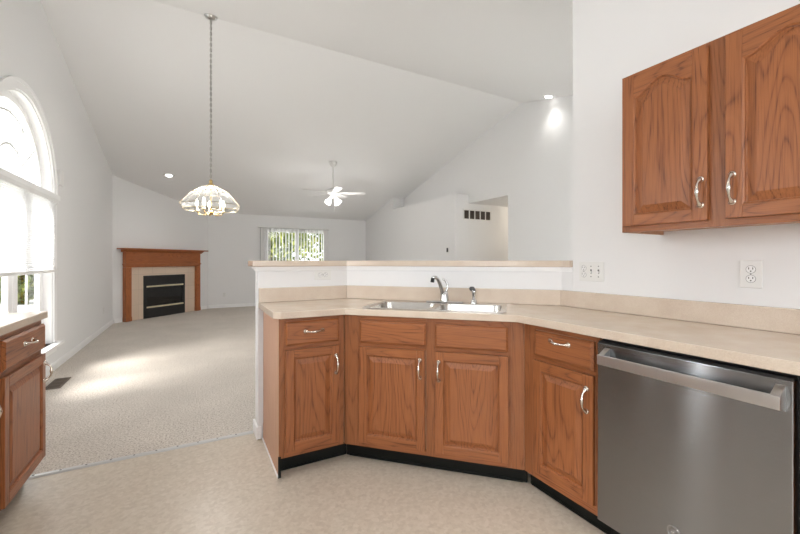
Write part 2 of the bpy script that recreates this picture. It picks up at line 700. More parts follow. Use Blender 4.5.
board((XL + .001, 8.93), (XL + .001, 2.83), 'baseboard_left', 'white baseboard along the left wall under the arched window')
e = .5 ** .5
board((DX1 - .03, YF - .031), (.06, 10.329), 'baseboard_corner', 'short white baseboard right of the fireplace')
board((-1.21, 9.059), (XL + .02, 8.956), 'baseboard_corner_left', 'short white baseboard left of the fireplace')
board((4.59, YF - .001), (DX1 + .01, YF - .001), 'baseboard_far', 'white baseboard along the far wall')
m = MB()
m.box(.371, .384, 2.676, 2.834, .001, .085, trim_m, .003)
m.box(.385, .404, 2.676, 2.689, .001, .085, trim_m, .003)
struct(m, 'baseboard_peninsula', 'white baseboard wrapping the knee wall end', 'baseboard')
# small moulding under the bar top
m = MB()
for z0, z1, off in ((1.126, 1.14, .010), (1.14, 1.154, .022)):
    m.prism([(.385 - off, 2.69 - off), (1.013 - off * .42, 2.69 - off), (2.033 - off * .72, 1.61 - off * .69), (2.033 - off * .5, 1.531), (2.155, 1.531), (2.155, 1.672), (1.069, 2.82 + off), (.385 - off, 2.82 + off)], z0, z1, trim_m)
struct(m, 'trim_1', 'white stepped moulding under the raised bar top', 'trim')
# metal transition strip with nails between carpet and vinyl
m = MB()
m.prism([(2.80, -.003), (2.812, .004), (2.832, .005), (2.842, .0005)], XL + .016, .37, silver, 'x')
x = XL + .1
while x < .34:
    m.lathe([(0, .0015), (.005, .001), (.006, 0)], grey_line, 8, (x, 2.822, .005))
    x += .115
struct(m, 'trim_2', 'silver metal carpet edge strip with nail heads', 'trim')

# ------------------------------------------------------------------ tall arched window
w = sroot('window_1', 'tall white arched window with sunburst top on the left wall', 'window')
XW = XL - .095
m = MB()
# casing annulus and legs, projecting 18 mm
out = [(CY0 + .872, 1.86)] + arc(CY0, CZ0, .872, 0, PI, 32) + [(CY0 - .872, 1.86)]
inn = [(CY0 - .78, 1.86)] + arc(CY0, CZ0, .78, PI, 0, 32) + [(CY0 + .78, 1.86)]
m.prism(out + inn, XL + .0005, XL + .018, trim_m, 'x')
out = arc(CY0, CZ0, .875, 0, PI, 32)
inn = arc(CY0, CZ0, .845, PI, 0, 32)
m.prism(out + inn, XL + .018, XL + .026, trim_m, 'x')
for s in (-1, 1):
    m.box(XL + .0005, XL + .018, CY0 + s * .825 - .047, CY0 + s * .825 + .047, .305, 1.86, trim_m, .003)
m.box(XL + .0005, XL + .035, CY0 - .92, CY0 + .92, 1.86, 1.915, trim_m, .004)
m.build('casing', w)
# jamb lining
m = MB()
m.prism([(CY0 + .779, .30)] + arc(CY0, CZ0, .779, 0, PI, 32) + [(CY0 - .779, .30)] + [(CY0 - .765, .30)] + arc(CY0, CZ0, .765, PI, 0, 32) + [(CY0 + .765, .30)], XL - .135, XL, trim_m, 'x')
m.box(XW - .03, XL + .005, CY0 - .779, CY0 + .779, 1.862, 1.915, trim_m)
m.build('jamb', w)
m = MB()
m.box(XW - .03, XL + .07, CY0 - .93, CY0 + .93, .27, .30, trim_m, .006)
m.box(XL + .0005, XL + .015, CY0 - .87, CY0 + .87, .20, .269, trim_m, .003)
m.build('window_sill', w)
# arch sash and grille
m = MB()
m.prism([(CY0 + .765, 1.915)] + arc(CY0, CZ0, .764, 0, PI, 32) + [(CY0 - .765, 1.915)] + [(CY0 - .70, 1.915)] + arc(CY0, CZ0, .70, PI, 0, 32) + [(CY0 + .70, 1.915)], XW - .02, XW + .02, trim_m, 'x')
m.prism([(CY0 - .7, 1.915), (CY0 + .7, 1.915), (CY0 + .7, 1.96), (CY0 - .7, 1.96)], XW - .02, XW + .02, trim_m, 'x')
m.build('arch_sash', w)
m = MB()
for r in (.60, .315):
    m.prism(arc(CY0 - .02, CZ0, r + .009, .07, PI - .07, 28) + arc(CY0 - .02, CZ0, r - .009, PI - .07, .07, 28), XW - .008, XW + .008, plate_m, 'x')
for a in (35, 63, 90, 117, 145):
    a = math.radians(a)
    c, s = math.cos(a), math.sin(a)
    m.prism([(CY0 + .31 * c - .008 * s, CZ0 + .31 * s + .008 * c), (CY0 + .31 * c + .008 * s, CZ0 + .31 * s - .008 * c), (CY0 + .71 * c + .008 * s, CZ0 + .71 * s - .008 * c), (CY0 + .71 * c - .008 * s, CZ0 + .71 * s + .008 * c)], XW - .007, XW + .007, plate_m, 'x')
m.build('grille', w)
m = MB().prism([(CY0 + .69, 1.93)] + arc(CY0, CZ0, .69, .02, PI - .02, 24) + [(CY0 - .69, 1.93)], XW - .002, XW + .002, pane_m, 'x')
m.build('arch_glass', w)
# lower pair of sashes
for s in (-1, 1):
    c = CY0 + s * .385
    m = MB()
    for yy, hw in ((c - .33, .05), (c + .33, .05)):
        m.box(XW - .02, XW + .02, yy - hw, yy + hw, .30, 1.862, trim_m, .003)
    for zz in (.34, 1.09, 1.83):
        m.box(XW - .02, XW + .02, c - .29, c + .29, zz - .032, zz + .032, trim_m, .003)
    sa = m.build('sash', w)
    m = MB()
    m.box(XW - .006, XW + .006, c - .009, c + .009, .37, 1.8, trim_m)
    m.build('muntin', sa)
    MB().box(XW - .002, XW + .002, c - .285, c + .285, .36, 1.81, pane_m).build('glass', sa)

# cellular shade, half lowered
t = thing('pleated_shade', 'white pleated shade half lowered over the arched window', 'window shade', (XL + .02, CY0, 1.855))
m = MB().box(-.03, .03, -.80, .80, -.04, .004, white_plastic, .005)
m.build('headrail', t)
m = MB()
tt = bmesh.new()
n = 38
z0, z1 = -.04, -.755
rows = []
for i in range(n * 2 + 1):
    z = z0 + (z1 - z0) * i / (n * 2)
    xx = .010 if i % 2 else -.006
    rows.append([tt.verts.new((xx, yy, z)) for yy in (-.79, .79)])
for a, b in zip(rows, rows[1:]):
    tt.faces.new((a[0], a[1], b[1], b[0]))
m.absorb(tt, shade_m)
m.build('pleats', t)
MB().box(-.018, .02, -.795, .795, -.785, -.755, white_plastic, .004).build('bottom_rail', t)

# ------------------------------------------------------------------ far window and vertical blinds
w = sroot('window_2', 'small white slider window in the far wall', 'window')
m = MB()
fx0, fx1, fz0, fz1 = FW
for a, b in ((fx0, fx0 + .05), (fx1 - .05, fx1), ((fx0 + fx1) / 2 - .055, (fx0 + fx1) / 2 + .055)):
    m.box(a, b, YF + .05, YF + .11, fz0, fz1, trim_m, .003)
for a, b in ((fz0, fz0 + .05), (fz1 - .05, fz1)):
    m.box(fx0, fx1, YF + .051, YF + .109, a, b, trim_m, .003)
m.build('frame', w)
MB().box(fx0 + .04, (fx0 + fx1) / 2 - .05, YF + .078, YF + .082, fz0 + .04, fz1 - .04, pane_m).build('glass', w)
MB().box((fx0 + fx1) / 2 + .05, fx1 - .04, YF + .078, YF + .082, fz0 + .04, fz1 - .04, pane_m).build('glass', w)
MB().box(fx0 - .04, fx1 + .04, YF - .03, YF + .05, fz0 - .025, fz0 - .001, trim_m, .004).build('window_sill', w)

t = thing('vertical_blind', 'white vertical blind with open vanes over the far window', 'blind', (2.5, YF - .06, 2.10))
MB().box(-1.0, .93, -.03, .03, -.035, .005, plate_m, .004).build('headrail', t)
MB().box(-.99, .92, -.034, -.0305, -.04, -.034, grey_line).build('rail_shadow_strip', t)  # dark strip standing in for the shadow line under the headrail
vane = None
for i in range(20):
    x = -.86 + i * .083
    if vane is None:
        m = MB()
        m.prism([(-.0012, -.030), (.0008, -.012), (.0015, 0), (.0008, .012), (-.0012, .030), (-.0004, .030), (.0018, .012), (.0025, 0), (.0018, -.012), (-.0004, -.030)], -1.13, -.037, white_plastic)
        vane = o = m.build('vane', t)
    else:
        o = vane.copy()
        COL.objects.link(o)
        o.parent = t
    o.location = (x, 0, 0)
    o.rotation_euler = (0, 0, math.radians(random.uniform(8, 22)))
for x in (.80, .825, .85, .875):
    o = vane.copy()
    COL.objects.link(o)
    o.parent = t
    o.location = (x, 0, 0)
    o.rotation_euler = (0, 0, math.radians(-70))
for x in (-.885, -.90):
    o = vane.copy()
    COL.objects.link(o)
    o.parent = t
    o.location = (x, 0, 0)
    o.rotation_euler = (0, 0, math.radians(60))
MB().tube([(-.94, -.02, -.04), (-.945, -.02, -1.0)], .004, grey_line, 6).build('pull_chain', t)

# unseen glazing added to light the room
d = sroot('added_door_1', 'added unseen patio door behind the kitchen wall', 'door')  # added out of view as an inlet for living room light
m = MB()
for a, b in ((PX[0], PX[0] + .08), (PX[1] - .08, PX[1]), (3.45, 3.55)):
    m.box(a, b, 1.44, 1.49, .001, PX[2], trim_m)
m.box(PX[0] + .08, PX[1] - .08, 1.441, 1.489, PX[2] - .08, PX[2], trim_m)
m.build('frame', d)
MB().box(PX[0] + .07, PX[1] - .07, 1.463, 1.467, .01, PX[2] - .07, pane_m).build('glass', d)
w = sroot('added_window_3', 'added unseen kitchen window behind the camera', 'window')  # added out of view as an inlet for kitchen light
m = MB()
for a, b in ((BW[0], BW[0] + .06), (BW[1] - .06, BW[1]), (.42, .48)):
    m.box(a, b, YB - .09, YB - .04, BW[2], BW[3], trim_m)
for a, b in ((BW[2], BW[2] + .06), (BW[3] - .06, BW[3])):
    m.box(BW[0], BW[1], YB - .089, YB - .041, a, b, trim_m)
m.build('frame', w)
MB().box(BW[0] + .05, BW[1] - .05, YB - .067, YB - .063, BW[2] + .05, BW[3] - .05, pane_m).build('glass', w)

w = sroot('added_window_4', 'added unseen window over the left counter for dishwasher streaks', 'window')  # added out of view to streak the dishwasher front
m = MB()
for a, b in ((LW[0], LW[0] + .012), (LW[1] - .012, LW[1])):
    m.box(XL - .11, XL - .06, a, b, LW[2], LW[3], trim_m)
for a, b in ((LW[2], LW[2] + .05), (LW[3] - .05, LW[3])):
    m.box(XL - .109, XL - .061, LW[0], LW[1], a, b, trim_m)
m.build('frame', w)
MB().box(XL - .087, XL - .083, LW[0] + .01, LW[1] - .01, LW[2] + .04, LW[3] - .04, pane_m).build('glass', w)
w5 = sroot('added_window_5', 'added unseen square window far behind the camera', 'window')  # added out of view to light the right wall and cabinets
m = MB()
for a, b in ((-1.25, -1.20), (-.30, -.25), (-.77, -.73)):
    m.box(XL - .11, XL - .06, a, b, 1.1, 2.1, trim_m)
for a, b in ((1.1, 1.15), (2.05, 2.1)):
    m.box(XL - .109, XL - .061, -1.25, -.25, a, b, trim_m)
m.build('frame', w5)
MB().box(XL - .087, XL - .083, -1.21, -.29, 1.14, 2.06, pane_m).build('glass', w5)
t = thing('light_blocker', 'added unseen panel blocking the window between two side gaps', 'window shade', (XL - .04, 2.05, 2.1))  # unseen opaque panel added to narrow the window light into strips
MB().box(-.012, .012, -.185, .195, -1.04, .015, white_plastic, .003).build('blocker_sheet', t)

# ------------------------------------------------------------------ handles, doors, cabinets
def pull(parent, x, z, vertical, y=-.021, L=.098, name='handle'):
    """Arched cabinet pull with flared feet and a bulged grip."""
    mb = MB()
    n = 22
    path, rad = [], []
    for i in range(n + 1):
        u = i / n * 2 - 1
        a = u * L / 2
        h = .030 * (1 - abs(u) ** 3.2)
        r = .0044 + .0034 * math.exp(-(u / .26) ** 2) + .0072 * max(0, abs(u) - .76) / .24
        p = (x, y - h, z + a) if vertical else (x + a, y - h, z)
        path.append(p)
        rad.append(r)
    mb.tube(path, rad, nickel, 10)
    for s in (-1, 1):
        c = (x, y + .001, z + s * L / 2) if vertical else (x + s * L / 2, y + .001, z)
        mb.lathe([(.0135, 0), (.013, .003), (.009, .008), (0, .009)], nickel, 14, c, Matrix.Rotation(PI / 2, 4, 'X'))
    return mb.build(name, parent)


def raised_panel(parent, x0, x1, z0, z1, rise=0.0, y=-.021):
    nseg = 24
    def loop(d, yy):
        pts = [(x0 + d, yy, z0 + d), (x1 - d, yy, z0 + d)]
        for i in range(nseg + 1):
            u = 1 - i / nseg
            xx = x0 + d + (x1 - x0 - 2 * d) * u
            pts.append((xx, yy, z1 - d + rise * (.5 - .5 * math.cos(2 * PI * u)) ** 1.0))
        return pts
    mb = MB()
    mb.loft([loop(0, y), loop(.005, y + .004), (loop(.0065, y + .011)), loop(.010, y + .012), loop(.014, y + .011), loop(.036, y + .003), loop(.038, y + .002)], oak_v)
    return mb.build('panel', parent)


def cab_door(parent, x0, x1, z0, z1, handle=None, rise=0.0, st=.047, rail=.047, name='door'):
    y0, y1 = -.021, -.001
    mb = MB()
    mb.box(x0, x0 + st, y0, y1, z0, z1, oak_v, .0025)
    mb.box(x1 - st, x1, y0, y1, z0, z1, oak_v, .0025)
    mb.box(x0 + st + .0003, x1 - st - .0003, y0, y1, z0, z0 + rail, oak_h, .0015)
    xi0, xi1, zt = x0 + st + .0003, x1 - st - .0003, z1 - rail - rise
    if rise:
        n = 24
        pts = [(xi0, z1), (xi0, zt)] + [(xi0 + (xi1 - xi0) * i / n, zt + rise * (.5 - .5 * math.cos(2 * PI * i / n))) for i in range(1, n)] + [(xi1, zt), (xi1, z1)]
        mb.prism(pts, y0, y1, oak_h, 'y')
    else:
        mb.box(xi0, xi1, y0, y1, zt, z1, oak_h, .0015)
    mb.box(xi0, xi1, -.009, -.0015, z0 + rail, zt + .004, oak_v)
    d = mb.build(name, parent)
    raised_panel(d, xi0, xi1, z0 + rail, zt, rise)
    if handle:
        pull(d, *handle, True)
    return d


def drawer_front(parent, x0, x1, z0, z1, handle=None, name='drawer'):
    y = -.021
    mb = MB()
    def loop(d, yy):
        return [(x0 + d, yy, z0 + d), (x1 - d, yy, z0 + d), (x1 - d, yy, z1 - d), (x0 + d, yy, z1 - d)]
    mb.loft([loop(0, -.001), loop(0, y + .009), loop(.004, y + .006), loop(.010, y + .001), loop(.012, y)], oak_h)
    d = mb.build(name, parent)
    if handle:
        pull(d, *handle, False)
    return d


# --- peninsula left cabinet : local x = +X, y = +Y
XF = 1.515
t = thing('base_cabinet', 'small oak base cabinet at the free end of the peninsula', 'cabinet', (.414, 2.147, 0))
m = MB()
m.box(.0, .3755, 0, .520, .105, .875, oak_side)
m.box(.0, .012, .002, .535, .001, .105, oak_side)
m.build('body', t)
m = MB()
m.box(0, .033, -.0008, .002, .105, .875, oak_frame, .0006)
m.box(.341, .375, -.0008, .002, .105, .875, oak_frame, .0006)
for a, b in ((.858, .875), (.700, .724), (.105, .141)):
    m.box(.033, .341, -.0007, .002, a, b, oak_h)
m.build('face_frame', t)
drawer_front(t, .033, .342, .724, .858, (.191, .797))
cab_door(t, .032, .342, .139, .700, (.322, .592))
m = MB()
m.box(.0125, .42, .075, .085, .001, .104, black_m)
m.box(.0125, .415, .068, .075, .001, .014, black_m, .003)
m.box(-.003, .012, -.001, .004, .001, .118, black_m)
m.build('toe_kick', t)
MB().box(-.008, -.0005, .004, .525, .0005, .012, trim_m, .002).build('shoe_moulding', t)

# --- sink cabinet : local x = (1,-1)/R2, y = (1,1)/R2
SX, SY = .7945, 2.1455
t = thing('base_cabinet', 'wide oak sink cabinet set diagonally under the double sink', 'cabinet', (SX, SY, 0), -PI / 4)
W = (XF - .7945) * R2 - .003
def to_loc(x, y):
    dx, dy = x - SX, y - SY
    return ((dx - dy) / R2, (dx + dy) / R2)
body = [to_loc(*p) for p in ((.797, 2.150), (.797, 2.664), (.99, 2.664), (1.995, 1.60), (1.995, 1.432), (1.517, 1.428))]
inner = [to_loc(*p) for p in ((.813, 2.165), (.813, 2.648), (.985, 2.648), (1.979, 1.594), (1.979, 1.448), (1.529, 1.448))]
m = MB()
m.prism(body, .105, .875, oak_side, 'z', [inner])
m.prism(inner, .106, .120, oak_side)
m.build('body', t)
m = MB()
edges = [(.0, .086, oak_frame), (.0865, .104, oak_frame), (.497, .549, oak_frame), (.932, .952, oak_frame), (.9525, W, oak_frame)]
for a, b, mm in edges:
    m.box(a + .0003, b, -.0008 - (.0006 if a in (.0865, .932) else 0), .004, .105, .875, mm, .0004)
for a, b in ((.104, .497), (.549, .932)):
    for z0, z1 in ((.843, .875), (.694, .718), (.105, .138)):
        m.box(a, b, -.0007, .004, z0, z1, oak_h)
m.build('face_frame', t)
for a, b in ((.102, .497), (.549, .937)):
    drawer_front(t, a, b, .716, .846, None, 'false_drawer')
cab_door(t, .100, .493, .136, .694, (.464, .592))
cab_door(t, .549, .938, .136, .694, (.570, .588))
m = MB()
m.box(-.02, W + .02, .075, .085, .001, .104, black_m)
m.box(.0, W, .068, .075, .001, .014, black_m, .003)
m.build('toe_kick', t)

# --- right run cabinet : local x = -Y, y = +X
t = thing('base_cabinet', 'narrow oak base cabinet between sink corner and dishwasher', 'cabinet', (XF, 1.4245, 0), -PI / 2)
W3 = 1.4245 - 1.006
m = MB().box(0.0, W3, .003, .48, .105, .875, oak_side)
m.build('body', t)
m = MB()
m.box(0.0, .072, -.0008, .003, .105, .875, oak_frame, .0006)
m.box(.398, W3, -.0008, .003, .105, .875, oak_frame, .0006)
for a, b in ((.850, .875), (.700, .722), (.105, .146)):
    m.box(.072, .398, -.0007, .003, a, b, oak_h)
m.build('face_frame', t)
drawer_front(t, .078, .397, .722, .848, (.228, .812))
cab_door(t, .072, .397, .146, .700, (.367, .592))
m = MB()
m.box(-.03, W3, .075, .085, .001, .104, black_m)
m.box(-.02, W3, .068, .075, .001, .014, black_m, .003)
m.build('toe_kick', t)

# --- cabinet past the dishwasher
t = thing('base_cabinet', 'oak base cabinet edge showing just right of the dishwasher', 'cabinet', (XF, .394, 0), -PI / 2)
m = MB().box(0, .85, .003, .48, .105, .875, oak_side)
m.build('body', t)
m = MB()
for a, b in ((0, .03), (.41, .45), (.82, .85)):
    m.box(a, b, -.0008, .003, .105, .875, oak_frame, .0006)
m.build('face_frame', t)
for a, b, h in ((.03, .41, .38), (.45, .82, .48)):
    drawer_front(t, a, b, .722, .848, ((a + b) / 2, .80))
    cab_door(t, a, b, .146, .700, (h, .592))
MB().box(0, .85, .075, .085, .001, .104, black_m).build('toe_kick', t)

# --- left foreground cabinet : local x = +Y, y = -X
t = thing('base_cabinet', 'oak base cabinet in pale window light at the left edge', 'cabinet', (-.735, 1.55, 0), PI / 2)
WL = 2.790 - 1.55
m = MB().box(0, WL, .003, .585, .105, .875, oak_side)
m.build('body', t)
m = MB()
for a, b in ((0, .03), (.62, .71), (WL - .03, WL)):
    m.box(a, b, -.0008, .003, .105, .875, oak_frame, .0006)
for a, b in ((.852, .875), (.684, .712), (.105, .122)):
    m.box(.03, WL - .03, -.0007, .003, a, b, oak_h)
m.build('face_frame', t)
drawer_front(t, .715, WL - .004, .712, .848, (.985, .792))
cab_door(t, .715, WL - .006, .118, .684, (1.213, .585))
drawer_front(t, .02, .61, .712, .848, (.31, .792))
cab_door(t, .02, .61, .118, .684, (.57, .585))
MB().box(0, WL, .075, .085, .001, .104, black_m).build('toe_kick', t)

t = thing('countertop', 'beige laminate countertop on the left foreground cabinet', 'countertop', (-1.02, 2.2, .876))
m = MB().box(-.313, .310, -.68, .605, .0005, .038, counter_m, .004)
m.build('slab', t)

# --- upper cabinet : local x = -Y, y = +X
t = thing('wall_cabinet', 'oak wall cabinet with two arched raised panel doors', 'cabinet', (1.72, 1.036, 1.322), -PI / 2)
WU = .76
m = MB()
m.box(0, .016, .003, .314, 0, .702, oak_side)
m.box(WU - .016, WU, .003, .314, 0, .702, oak_side)
m.box(.016, WU - .016, .003, .314, .016, .030, oak_side)
m.box(.016, WU - .016, .003, .314, .686, .702, oak_side)
m.box(.016, WU - .016, .300, .314, .030, .686, oak_side)
m.build('body', t)
m = MB()
m.box(0, .034, -.0008, .016, 0, .702, oak_frame, .0006)
m.box(.329, .392, -.0008, .016, 0, .702, oak_frame, .0006)
m.box(WU - .034, WU, -.0008, .016, 0, .702, oak_frame, .0006)
for a, b in ((.034, .329), (.392, WU - .034)):
    m.box(a, b, -.0007, .016, 0, .035, oak_h)
    m.box(a, b, -.0007, .016, .660, .702, oak_h)
m.build('face_frame', t)
cab_door(t, .012, .334, .026, .688, (.313, .133), .052, .050, .047)
cab_door(t, .388, .728, .026, .688, (.410, .133), .052, .050, .047)

# ------------------------------------------------------------------ counter, splash, bar
t = thing('countertop', 'beige laminate peninsula countertop with low backsplash around the sink', 'countertop', (1.5, 1.6, .876))
def rel(pts, o=(1.5, 1.6)):
    return [(x - o[0], y - o[1]) for x, y in pts]
def st2xy(s, tt):
    return ((s + tt) / R2, (tt - s) / R2)
S0, S1, T0, T1 = -.855, -.03, 2.085, 2.525
cut = [st2xy(a, b) for a, b in rrect(S0 + .012, S1 - .012, T0 + .012, T1 - .012, .04)]
m = MB().prism(rel([(.385, 2.688), (.385, 2.160), (.418, 2.113), (.783, 2.113), (1.468, 1.425), (1.468, -.45), (2.033, -.45), (2.033, 1.606), (1.0115, 2.688)]), .0005, .038, counter_m, 'z', [rel(cut)], .004)
m.build('slab', t)
m = MB()
m.prism(rel([(.387, 2.688), (.387, 2.668), (1.004, 2.668), (1.0125, 2.688)]), .039, .134, counter_m, bev=.002)
m.prism(rel([(1.005, 2.668), (2.011, 1.603), (2.033, 1.607), (1.0135, 2.688)]), .039, .134, counter_m, bev=.002)
m.prism(rel([(2.011, 1.602), (2.011, -.45), (2.033, -.45), (2.033, 1.602)]), .039, .134, counter_m, bev=.002)
m.build('backsplash', t)

BARP = [(.345, 2.652), (.998, 2.652), (2.008, 1.585), (2.008, 1.532), (2.20, 1.532), (2.20, 1.72), (1.115, 2.90), (.345, 2.90)]
t = thing('bar_top', 'beige laminate raised bar top capping the knee wall', 'countertop', (1.2, 2.2, 1.155))
m = MB().prism([(x - 1.2, y - 2.2) for x, y in BARP], 0, .040, counter_m, bev=.004)
m.build('slab', t)

# ------------------------------------------------------------------ sink
SC = st2xy((S0 + S1) / 2, (T0 + T1) / 2)
t = thing('sink', 'stainless steel double bowl sink set into the countertop', 'sink', (*SC, .915), -PI / 4)
hw, hd = (S1 - S0) / 2, (T1 - T0) / 2
bowls = [rrect(-hw + .028, -.018, -hd + .025, hd - .085, .05), rrect(.018, hw - .028, -hd + .025, hd - .085, .05)]
m = MB().prism(rrect(-hw, hw, -hd, hd, .035), .0, .004, sink_steel, 'z', bowls)
m.build('rim', t)
for bl in bowls:
    cx = sum(p[0] for p in bl) / len(bl)
    cy = sum(p[1] for p in bl) / len(bl)
    def lp(k, z):
        return [(cx + (x - cx) * k, cy + (y - cy) * k, z) for x, y in bl]
    o = MB().loft([lp(1.0, .004), lp(.985, -.003), lp(.965, -.15), lp(.94, -.166), lp(.88, -.172)], sink_steel, True, True).build('bowl', t)
    MB().lathe([(.045, .0), (.043, .003), (.035, .001), (.0, -.002)], chrome, 20, (cx, cy, -.1715)).build('drain', o)

fp = st2xy(-.425, 2.485)
t = thing('faucet', 'chrome single lever faucet with curved spout behind the sink', 'faucet', (*fp, .9195), -PI / 4)
m = MB().prism(rrect(-.125, .125, -.026, .026, .025), .0005, .010, chrome, bev=.003)
m.build('base_plate', t)
m = MB().lathe([(.030, .010), (.028, .03), (.024, .055), (.020, .068), (0, .072)], chrome, 20)
m.build('body', t)
pth = []
for i in range(15):
    u = i / 14
    ang = u * 2.2
    pth.append((-.010 - .040 * u ** 1.2, -.008 - .13 * u ** 1.3, .045 + .125 * math.sin(min(u * 1.28, 1.28) * 1.42)))
m = MB().tube(pth, [.0135 - .003 * i / 14 for i in range(15)], chrome, 12)
m.tube([pth[-1], (pth[-1][0] - .003, pth[-1][1] - .006, pth[-1][2] - .026)], [.0115, .0125], dark_slot, 12)
m.build('spout', t)
lev = [(.002, .004, .060), (.014, .012, .085), (.018, .016, .115), (.006, .010, .142), (-.012, .0, .156)]
m = MB().tube(lev, [.011, .0085, .0075, .0075, .0055], chrome, 10)
m.build('lever', t)
sp = st2xy(-.235, 2.485)
t = thing('side_sprayer', 'chrome side sprayer standing right of the faucet', 'sprayer', (*sp, .9195), -PI / 4)
MB().lathe([(.023, .0005), (.022, .008), (.016, .022), (.013, .026), (0, .027)], chrome, 18).build('base', t)
MB().lathe([(.011, .027), (.010, .045), (.0125, .065), (.015, .078), (.012, .086), (0, .088)], chrome, 16).build('handle', t)
MB().tube([(.002, .0, .080), (-.006, -.012, .096), (-.014, -.030, .096)], [.013, .0135, .014], grey_line, 12).build('spray_head', t)

# ------------------------------------------------------------------ dishwasher (local x = -Y, y = +X)
t = thing('dishwasher', 'stainless steel dishwasher with a full width bar handle', 'dishwasher', (XF, 1.0005, 0), -PI / 2)
m = MB().box(.004, .598, .004, .47, .10, .872, dark_rubber)
m.build('tub', t)
m = MB()
m.box(.004, .594, -.036, .003, .118, .855, steel_dark, .004)
dr = m.build('door', t)
m = MB()
m.box(.006, .592, -.030, .003, .8555, .862, black_metal)
m.build('control_strip', dr)
m = MB()
# bar with a flat face and returned ends
m.box(.036, .580, -.086, -.074, .778, .817, steel_bar, .002)
for a in (.038, .556):
    m.prism([(-.080, .781), (-.080, .814), (-.0362, .840), (-.0362, .765)], a, a + .022, steel_bar, 'x')
m.build('handle', dr)
# round script emblem low on the door
m = MB()
ex, ez, er = .291, .2445, .020
m.tube([(ex + er * math.cos(a * PI / 14), -.0372, ez + er * math.sin(a * PI / 14)) for a in range(29)], .0011, chrome, 6)
m.tube([(ex + er * .80 * math.cos(a * PI / 14), -.0372, ez + er * .80 * math.sin(a * PI / 14)) for a in range(29)], .0007, chrome, 6)
def curl(cx, cz, r, a0, a1):
    m.tube([(cx + r * math.cos(a0 + (a1 - a0) * i / 14), -.0372, cz + r * math.sin(a0 + (a1 - a0) * i / 14)) for i in range(15)], .0008, chrome, 6)
curl(ex - .0045, ez + .001, .0048, .4, 5.6)
curl(ex - .003, ez - .004, .004, -3.3, 1.2)
curl(ex + .0045, ez + .0035, .0036, .6, 4.5)
curl(ex + .0045, ez - .0035, .0036, 1.8, 5.8)
m.build('emblem', dr)
m = MB().box(.006, .594, .062, .075, .001, .098, black_m)
m.build('toe_kick', t)

# ------------------------------------------------------------------ wall plates
def outlet_face(mb, cx, cz, horizontal=False):
    """Duplex receptacle on local x-z plane, front toward -y."""
    for s in (-1, 1):
        ox, oz = (s * .0195, 0) if horizontal else (0, s * .0195)
        M = Matrix.Translation((cx + ox, -.0062, cz + oz)) @ Matrix.Rotation(PI / 2, 4, 'X')
        tt = bmesh.new()
        r = bmesh.ops.create_circle(tt, cap_ends=True, radius=.0165, segments=20)
        mb.absorb(tt, grey_line, False, M)
        M2 = Matrix.Translation((cx + ox, -.0066, cz + oz)) @ Matrix.Rotation(PI / 2, 4, 'X')
        tt = bmesh.new()
        bmesh.ops.create_circle(tt, cap_ends=True, radius=.0152, segments=20)
        mb.absorb(tt, white_plastic, False, M2)
        def rc(px, pz):
            return (px, pz) if not horizontal else (-pz, px)
        for px in (-.0066, .0066):
            a, b = rc(px, .004)
            w_, h_ = (.0013, .0042) if not horizontal else (.0042, .0013)
            mb.box(cx + ox + a - w_, cx + ox + a + w_, -.0072, -.0067, cz + oz + b - h_, cz + oz + b + h_, dark_slot)
        a, b = rc(0, -.0075)
        mb.box(cx + ox + a - .0024, cx + ox + a + .0024, -.0072, -.0067, cz + oz + b - .0024, cz + oz + b + .0024, dark_slot)
    mb.box(cx - .002, cx + .002, -.0070, -.0062, cz - .002, cz + .002, grey_line)


def plate(name, label, cat, loc, rz, w_, h_):
    t = thing(name, label, cat, loc, rz)
    MB().box(-w_ / 2, w_ / 2, -.006, -.0005, -h_ / 2, h_ / 2, plate_m, .002).build('cover_plate', t)
    return t


t = plate('wall_outlet', 'white duplex outlet below the oak wall cabinet', 'outlet', (XR, .686, 1.139), -PI / 2, .072, .116)
m = MB()
outlet_face(m, 0, 0)
m.build('receptacle', t)
t = plate('switch_plate', 'white triple plate with outlet and two switches by the bar end', 'switch', (XR, 1.405, 1.132), -PI / 2, .155, .114)
m = MB()
outlet_face(m, -.046, 0)
m.build('receptacle', t)
for x in (0, .046):
    m = MB().box(x - .005, x + .005, -.0066, -.006, -.012, .012, grey_line)
    m.box(x - .004, x + .004, -.015, -.0066, -.010, .002, white_plastic, .001)
    for z in (-.030, .030):
        m.box(x - .0028, x + .0028, -.0072, -.006, z - .0028, z + .0028, grey_line)
    m.build('toggle', t)
t = plate('wall_outlet', 'white horizontal outlet on the knee wall under the bar top', 'outlet', (.829, 2.69, 1.092), 0, .122, .072)
m = MB()
outlet_face(m, 0, 0, True)
m.build('receptacle', t)
for lab, loc, rz in (('tiny white outlet low on the left wall near the fireplace', (XL, 8.1, .35), PI / 2), ('tiny white outlet low on the far wall right of the fireplace', (.70, YF, .33), 0)):
    t = plate('wall_outlet', lab, 'outlet', loc, rz, .072, .116)
    m = MB()
    outlet_face(m, 0, 0)
    m.build('receptacle', t)
t = plate('thermostat', 'small dark faced thermostat on the white partition wall', 'thermostat', (4.6, 6.38, 1.409), -PI / 2, .11, .14)
MB().box(-.022, .022, -.022, -.0065, -.04, .045, black_metal, .003).build('dial_face', t)
t = thing('door_chime', 'small white chime box high on the left wall past the window', 'chime', (XL, 5.66, 2.135), PI / 2)
MB().box(-.07, .07, -.028, -.0005, -.085, .085, white_plastic, .006).build('cover', t)

